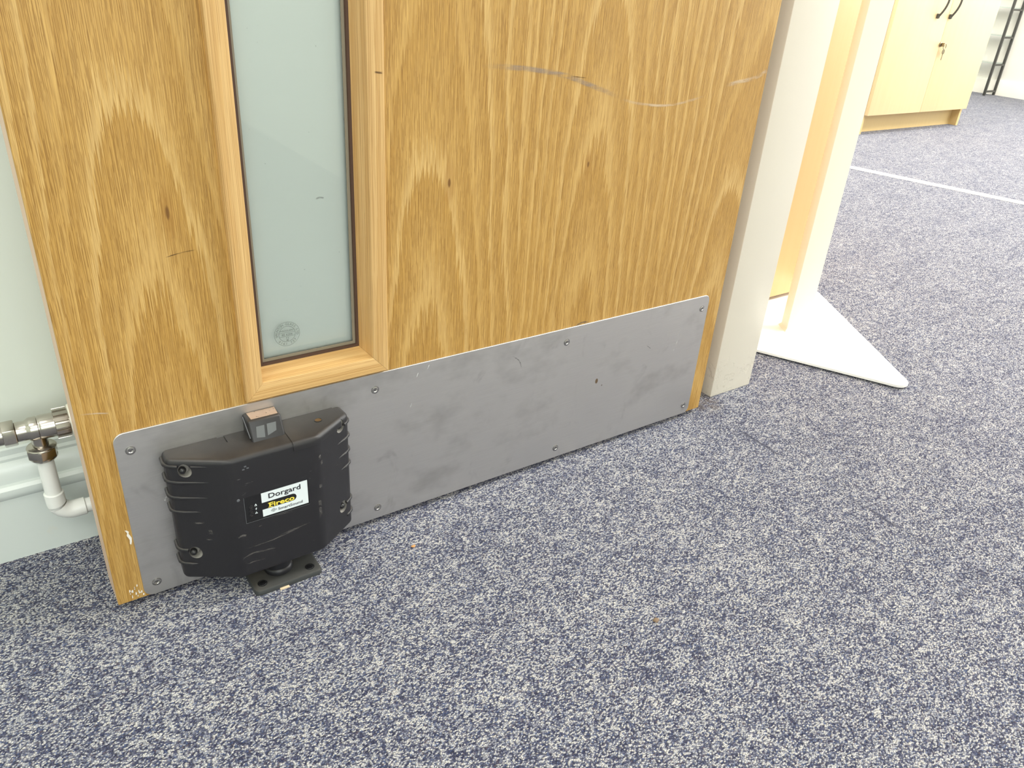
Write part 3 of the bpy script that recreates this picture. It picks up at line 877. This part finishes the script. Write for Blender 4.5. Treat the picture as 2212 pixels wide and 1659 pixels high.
# label in its recess
yl = YC + 0.0007
bm = bmesh.new(); box(bm, LX0 + .0003, LX1 - .0003, yl - 0.0003, yl, LZ0 + .0003, LZ1 - .0003)
lab = finish('label_panel', bm, M['black_gloss'], holder, smooth=0)
lab['label'] = 'black and white label panel with lettering'
yf = yl - 0.0003
WX0, WX1, WZ0, WZ1 = 0.1392, 0.1866, 0.0982, 0.1268
W_, H_ = WX1 - WX0, WZ1 - WZ0
bm = bmesh.new()
zb1, zb0 = WZ1 - H_ * .405, WZ1 - H_ * .705          # black band that ends in a pill
rp = (zb1 - zb0) / 2; pxr = WX0 + W_ * .745; zc = (zb0 + zb1) / 2
arc = [(pxr - rp + rp * math.sin(PI * i / 12), zc + rp * math.cos(PI * i / 12)) for i in range(13)]
prism(bm, [(WX0, zb1), *arc[:7], (WX1, zc), (WX1, WZ1), (WX0, WZ1)], 'y', yf - 0.0002, yf)
prism(bm, [(WX0, zb0), (WX0, WZ0), (WX1, WZ0), (WX1, zc), *arc[6:]], 'y', yf - 0.0002, yf)
finish('white_print', bm, M['label_white'], lab, smooth=0)
yt = yf - 0.0003
text_mesh('lettering', 'Dorgard', 0.00815, M['print_black'], lab, WX0 + W_ * .135, yt, WZ1 - H_ * .285, bold=.00010, stretch=1.21)
text_mesh('lettering', 'SmartSound', 0.00445, M['print_grey'], lab, WX0 + W_ * .325, yt, WZ1 - H_ * .905, bold=.00005, stretch=1.19)
SERIFS = ((-.035, .125, -.06, .10), (-.035, .02, .95, 1.10))
# slab-serif word: heavy lettering with serifs added
fz = WZ1 - H_ * .668; fx = WX0 + W_ * .135; fs_ = 0.0077
fo = text_mesh('lettering', 'Fireco', fs_, M['print_yellow'], lab, fx, yt, fz, bold=.00018, stretch=1.36)
bm = bmesh.new(); bm.from_mesh(fo.data)
xs_ = [v.co.x for v in bm.verts]; wl = (max(xs_) - min(xs_))
sw = fs_ * 0.62
for (a, b_, z0, z1) in SERIFS:
    box(bm, min(xs_) + wl * a, min(xs_) + wl * b_, yt - 0.0001, yt + 0.0001, fz + z0 * sw, fz + z1 * sw)
bm.to_mesh(fo.data); bm.free()
# sound bars before the last word
bm = bmesh.new()
for i, h in enumerate((.0014, .0024, .0040, .0050, .0028, .0018, .0012)):
    cx = WX0 + W_ * .175 + i * 0.00092; czz = WZ1 - H_ * .835
    box(bm, cx, cx + .0003, yt - .0001, yt + .0001, czz - h / 2, czz + h / 2)
finish('sound_bars', bm, M['print_grey'], lab, smooth=0)
# indicator lights with their little symbols
ux = LX0 + 0.0062
for i, zf in enumerate((.42, .57, .72)):
    z = LZ1 - (LZ1 - LZ0) * zf
    bm = bmesh.new(); lathe(bm, [(0.0021, 0), (0.0021, -0.0005), (0.0017, -0.0006), (0.0015, -0.0001), (0.0001, -0.0001)], 20, 'y', (ux, yf, z))
    finish('indicator_light', bm, M['black'], lab, smooth=40)
    bm = bmesh.new(); sx0 = ux + 0.0046; sz = z + 0.0006
    if i == 0: pp = [(-.0012, -.0015), (-.0005, -.0015), (-.0006, -.0004), (0, .0004), (.0004, -.0004), (.0005, -.0015), (.0012, -.0015), (.0013, .0), (.0005, .0017), (.0001, .0020), (-.0006, .0009), (-.0012, .0)]
    elif i == 1: pp = [(-.0002, -.0019), (.0011, .0004), (.0003, .0004), (.0009, .0019), (-.0010, -.0002), (-.0001, -.0002)]
    else: pp = [(-.0017, -.0013), (.0017, -.0013), (0, .0017)]
    prism(bm, [(sx0 + a * .8, sz + c * .8) for a, c in pp], 'y', yf - .0003, yf)
    finish('symbol', bm, M['label_white'], lab, smooth=0)
bm = bmesh.new(); box(bm, ux + .0044, ux + .0048, yf - .0005, yf - .0003, LZ1 - (LZ1 - LZ0) * .72 - .0001, LZ1 - (LZ1 - LZ0) * .72 + .0012)
finish('symbol', bm, M['print_black'], lab, smooth=0)
# pale rim of the recess, pin hole and moulded mark
bm = bmesh.new()
for (a, b_, c, d) in ((LX0 - .0003, LX0 + .0001, LZ0 - .0003, LZ1), (LX0, LX1, LZ0 - .0004, LZ0)):
    box(bm, a, b_, YC - .0002, YC + .0005, c, d)
finish('recess_rim', bm, M['print_grey'], hbody, smooth=0)
bm = bmesh.new(); lathe(bm, [(0.0016, 0), (0.0013, -0.0004), (0.0001, -0.0005)], 14, 'y', (LX0 - 0.0052, YC, LZ1 - 0.0008))
finish('microphone_pip', bm, M['print_grey'], hbody, smooth=40)
bm = bmesh.new()
for dx, dz in ((0, .0018), (-.0020, -.0012), (.0022, -.0006)): box(bm, .1272 + dx - .0011, .1272 + dx + .0011, YC - .0002, YC + .001, .1615 + dz - .0007, .1615 + dz + .0007)
finish('moulded_mark', bm, M['print_grey'], hbody, smooth=0)
# scrapes across the lower front
for pts, w in (([(.118, .066), (.140, .0655), (.165, .069), (.186, .0735)], .0022), ([(.150, .0685), (.170, .0712), (.188, .0725)], .0016),
               ([(.113, .054), (.124, .0575), (.138, .0560), (.150, .0540)], .0028), ([(.142, .0960), (.150, .0952), (.170, .0945)], .0012),
               ([(.112, .0825), (.117, .0835), (.121, .0820)], .0035), ([(.118, .046), (.128, .0465), (.140, .044)], .0018), ([(.133, .0880), (.137, .0893)], .0010)):
    ribbon('scuff', pts, w, M['scuff_black'], hbody, y=YC - 0.0002)
def rough_scuff(x, z, a, b):
    bm = bmesh.new(); uvl = bm.loops.layers.uv.new('UVMap')
    vs = [bm.verts.new((x + u * a, wing_y(x + u * a) - .0003 - (.0008 if abs(x + u * a - HB) < .004 else 0), z + v * b)) for u, v in ((-1, -1), (1, -1), (1, 1), (-1, 1))]
    f = bm.faces.new(vs)
    for l, u in zip(f.loops, ((0, 0), (1, 0), (1, 1), (0, 1))): l[uvl].uv = u
    finish('scuff', bm, M['scuff_black'], hbody, smooth=0)
for x, z, a, b in ((.1985, .094, .0022, .0045), (.1985, .083, .0020, .0075), (.2035, .142, .0020, .0035), (.2015, .1505, .0018, .003), (.2005, .1145, .0022, .004), (.090, .090, .0022, .0040), (.0820, .1010, .0050, .0012), (.088, .0805, .003, .001)):
    rough_scuff(x, z, a, b)
# plunger foot
bm = bmesh.new(); lathe(bm, [(0.0138, 0.0066), (0.0150, 0.0076), (0.0152, 0.0105), (0.0146, 0.0130), (0.0132, 0.0142), (0.0132, 0.0340)], 32, 'z', (0.1558, -0.0245, 0))
finish('plunger', bm, M['rubber'], holder, smooth=40)

# ------------------------------------------------------------------ floor plate under the holder
fp = thing('floor_plate', 'small dark grey square plate screwed to the carpet under the black door holder', 'floor plate')
bm = bmesh.new()
def octo(x0, x1, y0, y1, r): return rrect(x0, x1, y0, y1, r, 3)
for zz, ins in ((0.0002, 0), ):
    lo, hi = prism(bm, octo(0.1225, 0.1965, -0.0505, 0.0215, 0.006), 'z', 0.0002, 0.0062)
es = [e for e in bm.edges if all(v.co.z > 0.006 for v in e.verts)]
bmesh.ops.bevel(bm, geom=es, offset=0.0028, segments=2, profile=0.5, affect='EDGES', clamp_overlap=True)
fpb = finish('plate', bm, M['grey_plate'], fp, smooth=30)
for x, y in ((0.1330, -0.0395), (0.1852, -0.0400), (0.1330, 0.0105), (0.1852, 0.0105)):
    bm = bmesh.new(); lathe(bm, [(0.0050, 0.0061), (0.0050, 0.0064), (0.0042, 0.0065), (0.0040, 0.0060), (0.0036, 0.0066), (0.0020, 0.0069), (0.0001, 0.0068)], 20, 'z', (x, y, 0))
    box(bm, x - .0020, x + .0020, y - .0004, y + .0004, .0067, .00705); box(bm, x - .0004, x + .0004, y - .0020, y + .0020, .0067, .00705)
    finish('screw', bm, M['black_gloss'], fp, smooth=40)
bm = bmesh.new(); box(bm, 0.1475, 0.1575, -0.0530, -0.0480, -0.0004, 0.0014, 0.0004)
finish('packing_shim', bm, M['shim'], fp, smooth=30)['label'] = 'pale packing sliver under the plate edge'

# ------------------------------------------------------------------ radiator valve and pipe
YV, ZV = 0.092, 0.1765
valve = thing('radiator_valve', 'nickel plated angled radiator valve with ribbed collar beside the door edge', 'valve')
bm = bmesh.new()
lathe(bm, [(0.0092, -0.046), (0.0098, -0.0455), (0.0098, -0.0375), (0.0102, -0.0365), (0.0114, -0.0345), (0.0118, -0.0335), (0.0118, -0.0275), (0.0113, -0.0270), (0.0113, -0.0262), (0.0118, -0.0255), (0.0121, -0.0245), (0.0121, -0.0110)], 32, 'x', (0, YV, ZV))
tube(bm, [(-0.0285, YV, ZV - .004), (-0.0285, YV, ZV - .0205)], 0.0072, 24)
finish('valve_body', bm, M['nickel'], valve, smooth=40)
def hexnut(axis, c, af, t0, t1, rin):
    bm = bmesh.new(); pts = [(af / math.cos(PI / 6) * math.cos(PI / 3 * i + .35), af / math.cos(PI / 6) * math.sin(PI / 3 * i + .35)) for i in range(6)]
    prism(bm, [(c[0] + a, c[1] + b) for a, b in pts], axis, t0, t1)
    bmesh.ops.bevel(bm, geom=list(bm.edges), offset=0.0009, segments=2, profile=0.5, affect='EDGES', clamp_overlap=True)
    return bm
bm = hexnut('x', (YV, ZV), 0.0116, -0.0570, -0.0460, 0)
lathe(bm, [(0.0098, -0.075), (0.0098, -0.056)], 24, 'x', (0, YV, ZV))
finish('union_nut', bm, M['nickel'], valve, smooth=30)
bm = hexnut('z', (-0.0285, YV), 0.0122, ZV - 0.0315, ZV - 0.0215, 0)
lathe(bm, [(0.0128, ZV - .0222), (0.0134, ZV - .0212), (0.0128, ZV - .0202), (0.0098, ZV - .0190), (0.0075, ZV - 0.0186)], 28, 'z', (-0.0285, YV, 0))
lathe(bm, [(0.0112, ZV - .0345), (0.0126, ZV - .0325), (0.0126, ZV - .0310)], 28, 'z', (-0.0285, YV, 0))
finish('compression_nut', bm, M['nickel'], valve, smooth=30)
# ribbed collar: broad teeth with slots between
bm = bmesh.new(); pts = []
nt = 14
for i in range(nt):
    for k, r in ((0.0, 0.0128), (0.10, 0.0152), (0.66, 0.0152), (0.76, 0.0128)):
        a = 2 * PI * (i + k) / nt; pts.append((YV + r * math.cos(a), ZV + r * math.sin(a)))
prism(bm, pts, 'x', -0.0128, -0.0008)
lathe(bm, [(0.0120, -0.0132), (0.0134, -0.0126), (0.0134, 0.0000), (0.0120, 0.0004)], 28, 'x', (0, YV, ZV))
finish('ribbed_collar', bm, M['nickel'], valve, smooth=30)
bm = bmesh.new(); lathe(bm, [(0.0150, 0.0000), (0.0164, 0.0004), (0.0168, 0.0020), (0.0168, 0.030), (0.0150, 0.046), (0.0120, 0.052), (0.0001, 0.054)], 32, 'x', (0, YV, ZV))
finish('valve_head', bm, M['trv_white'], valve, smooth=40)['label'] = 'white plastic valve head'
pipe = thing('pipe', 'white painted pipe with an elbow running down from the nickel valve', 'pipe')
zb, xb = 0.0738, -0.0285
bm = bmesh.new(); tube(bm, [(xb, YV, ZV - 0.033), (xb, YV, zb + 0.018)], 0.0077, 24)
finish('riser', bm, M['pipe_paint'], pipe, smooth=40)
bm = bmesh.new()
RB = 0.0150; path = [(xb, YV, zb + 0.0265), (xb, YV, zb + 0.0256), (xb, YV, zb + RB)]; rr = [0.0084, 0.0092, 0.0092]
for i in range(1, 9):
    a = PI / 2 * i / 8; path.append((xb + RB * (1 - math.cos(a)), YV, zb + RB * (1 - math.sin(a)))); rr.append(0.0092)
path += [(xb + 0.0245, YV, zb), (xb + 0.0252, YV, zb)]; rr += [0.0092, 0.0084]
tube(bm, path, rr, 24)
finish('elbow', bm, M['pipe_paint'], pipe, smooth=40)
bm = bmesh.new(); tube(bm, [(xb + 0.018, YV, zb), (0.86, YV, zb)], 0.0077, 24)
finish('run', bm, M['pipe_paint'], pipe, smooth=40)

# ------------------------------------------------------------------ stand with triangular base
stand = thing('display_stand', 'white floor stand with triangular plate base and square cream post', 'stand')
def tri_round(P, r, seg=8):
    out = []; n = len(P)
    for i in range(n):
        p = Vector(P[i]); a = (Vector(P[i - 1]) - p).normalized(); b = (Vector(P[(i + 1) % n]) - p).normalized()
        half = a.angle(b) / 2; d = r / math.tan(half); c = p + (a + b).normalized() * (r / math.sin(half))
        s = p + a * d; e = p + b * d
        a0 = math.atan2(s.y - c.y, s.x - c.x); a1 = math.atan2(e.y - c.y, e.x - c.x)
        while a1 - a0 > PI: a1 -= 2 * PI
        while a1 - a0 < -PI: a1 += 2 * PI
        for k in range(seg + 1):
            t = a0 + (a1 - a0) * k / seg; out.append((c.x + r * math.cos(t), c.y + r * math.sin(t)))
    return out
TRI = [(1.2235, -0.142), (1.482, 0.2615), (1.008, 0.2665)]
bm = bmesh.new(); prism(bm, tri_round(TRI, 0.021), 'z', 0.0036, 0.0082)
es = [e for e in bm.edges if all(v.co.z > 0.008 for v in e.verts)]
bmesh.ops.bevel(bm, geom=es, offset=0.0005, segments=1, profile=0.5, affect='EDGES', clamp_overlap=True)
for x, y in ((1.2235, -0.095), (1.43, 0.235), (1.06, 0.235)): lathe(bm, [(0.012, 0.0004), (0.012, 0.0036)], 16, 'z', (x, y, 0))
finish('base_plate', bm, M['white_powder'], stand, smooth=30)
u = Vector((0.535, 0.845)); w = Vector((0.845, -0.535)); c0 = Vector((1.2165, 0.127))
q = [c0, c0 + w * 0.040, c0 + w * 0.040 + u * 0.031, c0 + u * 0.031]
bm = bmesh.new(); prism(bm, [tuple(v) for v in q], 'z', 0.0082, 1.15)
bmesh.ops.bevel(bm, geom=[e for e in bm.edges if abs(e.verts[0].co.z - e.verts[1].co.z) > .1], offset=0.0012, segments=2, profile=0.5, affect='EDGES')
finish('post', bm, M['cream_post'], stand, smooth=30)
e_ = 0.004
q2 = [c0 + (-w - u) * e_, c0 + w * (0.040 + e_) - u * e_, c0 + w * (0.040 + e_) + u * (0.031 + e_), c0 - w * e_ + u * (0.031 + e_)]
bm = bmesh.new(); lo, hi = prism(bm, [tuple(v) for v in q2], 'z', 0.0080, 0.0135)
for v, t in zip(hi, q): v.co.x, v.co.y = t.x, t.y
finish('weld_collar', bm, M['cream_post'], stand, smooth=0)

# ------------------------------------------------------------------ beech cupboard behind the stand
cb = thing('cupboard', 'orange beech cupboard standing behind the white triangular stand base', 'cupboard')
bm = bmesh.new(); box(bm, 1.012, 1.456, 0.268, 0.72, 0.062, 1.02)
finish('carcass', bm, M['beech'], cb, smooth=0)
bm = bmesh.new(); box(bm, 1.010, 1.458, 0.249, 0.267, 0.0165, 1.02, 0.0008)
finish('door', bm, [M['beech']], cb, smooth=30)
bm = bmesh.new(); box(bm, 1.020, 1.448, 0.300, 0.715, 0.0, 0.062)
finish('plinth', bm, M['beech_edge'], cb, smooth=0)
bm = bmesh.new(); box(bm, 1.006, 1.462, 0.246, 0.724, 1.02, 1.045, 0.001)
finish('top', bm, M['beech'], cb, smooth=30)

# ------------------------------------------------------------------ maple storage cabinet in the room beyond
ca = thing('storage_cabinet', 'pale maple two door cabinet with dark bow handles and a hanging key', 'cabinet')
CX0, CX1, CY = 3.462, 4.345, 1.452
bm = bmesh.new()
box(bm, CX0, CX0 + .018, CY + .020, CY + .45, 0, 1.20); box(bm, CX1 - .018, CX1, CY + .020, CY + .45, 0, 1.20)
box(bm, CX0 + .018, CX1 - .018, CY + .020, CY + .45, .085, .103); box(bm, CX0 + .018, CX1 - .018, CY + .43, CY + .45, .103, 1.20)
finish('carcass', bm, M['maple_edge'], ca, smooth=0)
bm = bmesh.new(); box(bm, CX0 + .018, CX1 - .018, CY + .060, CY + .078, 0, .085)
finish('plinth', bm, M['maple_edge'], ca, smooth=0)
bm = bmesh.new(); box(bm, CX0, CX1, CY, CY + .45, 1.20, 1.225, 0.001)
finish('top', bm, M['maple'], ca, smooth=30)
mid = (CX0 + CX1) / 2
for s, (a, b_) in enumerate(((CX0 + .004, mid - .001), (mid + .001, CX1))):
    bm = bmesh.new(); box(bm, a, b_, CY, CY + .018, .086, 1.197, 0.0008)
    dr = finish('door', bm, M['maple'], ca, smooth=30)
    hx = mid - .105 if s == 0 else mid + 0.0
    hx = 3.805 if s == 0 else 3.912
    pts = []; rd = []
    for i in range(13):
        t = i / 12; z = .505 + .155 * t; pts.append((hx, CY - .002 - .034 * math.sin(PI * t) ** 0.8, z)); rd.append(0.0046 if 0 < i < 12 else 0.0070)
    bm = bmesh.new(); tube(bm, pts, rd, 10)
    for z in (.512, .653): box(bm, hx - .006, hx + .006, CY - .012, CY, z - .010, z + .010, .002)
    finish('handle', bm, M['black_metal'], dr, smooth=40)
    if s == 1:
        bm = bmesh.new(); lathe(bm, [(0.0105, 0), (0.0105, -0.004), (0.008, -0.006), (0.0001, -0.006)], 20, 'y', (3.905, CY, .392))
        finish('lock', bm, M['key'], dr, smooth=40)
        bm = bmesh.new(); box(bm, 3.9042, 3.9058, CY - .022, CY - .004, .384, .400)
        tube(bm, [(3.905 + .012 * math.cos(a * PI / 8), CY - .024, .386 + .012 * math.sin(a * PI / 8)) for a in range(17)], 0.0016, 6)
        lathe(bm, [(0.011, -0.001), (0.011, 0.001)], 14, 'y', (3.922, CY - .016, .362)); box(bm, 3.9200, 3.9240, CY - .017, CY - .015, .325, .356)
        finish('key', bm, M['key'], dr, smooth=40)

# ------------------------------------------------------------------ black ladder shelving with glass shelves
su = thing('shelf_unit', 'black metal ladder shelving with glass shelves against the far white wall', 'shelving')
YL, XL0, XL1 = 2.145, 5.945, 6.078
RZ = (0.026, 0.198, 0.370, 0.540, 0.712, 0.884, 1.056, 1.228)
for yy in (YL, YL + 0.9):
    for x in (XL0, XL1):
        bm = bmesh.new(); box(bm, x - .0075, x + .0075, yy - .0075, yy + .0075, 0, 1.40, 0.001)
        finish('upright', bm, M['black_metal'], su, smooth=30)
    for z in RZ:
        bm = bmesh.new(); box(bm, XL0, XL1, yy - .007, yy + .007, z - .006, z + .006)
        finish('rung', bm, M['black_metal'], su, smooth=0)
for z in RZ[1:]:
    bm = bmesh.new(); box(bm, XL0 + .014, XL1 - .006, YL + .008, YL + .892, z + .0065, z + .0125)
    finish('shelf', bm, M['shelf_glass'], su, smooth=0)['label'] = 'clear glass shelf'

# ------------------------------------------------------------------ pale strip across the carpet, crumbs
p0, p1 = Vector((2.705, 1.24)), Vector((2.935, 0.23)); d = (p1 - p0).normalized(); n = Vector((-d.y, d.x)) * 0.0135
bm = bmesh.new(); lo, hi = prism(bm, [tuple(p0 - n), tuple(p1 - n), tuple(p1 + n), tuple(p0 + n)], 'z', 0.0005, 0.006)
for i, v in enumerate(hi):
    v.co.x += (n.x if i < 2 else -n.x) * 0.35; v.co.y += (n.y if i < 2 else -n.y) * 0.35
tag(finish('floor_strip', bm, M['strip'], None, smooth=0), 'thin cream strip laid straight across the carpet before the maple cabinet', 'floor strip')
def crumb(label, x, y, r, mat):
    bm = bmesh.new(); bmesh.ops.create_icosphere(bm, subdivisions=2, radius=1.0)
    for v in bm.verts:
        k = 1 + random.uniform(-.18, .18); v.co = Vector((v.co.x * r * k, v.co.y * r * 0.85 * k, max(v.co.z, -0.5) * r * 0.45 * k))
    o = finish('crumb', bm, mat, None, smooth=60, loc=(x, y, r * 0.22))
    tag(o, label, 'crumb')
crumb('round tan crumb lying alone on the open carpet', 0.467, -0.294, 0.0036, M['crumb'])
crumb('tiny orange crumb on the carpet just below the kick plate', 0.302, -0.061, 0.0026, M['crumb_orange'])
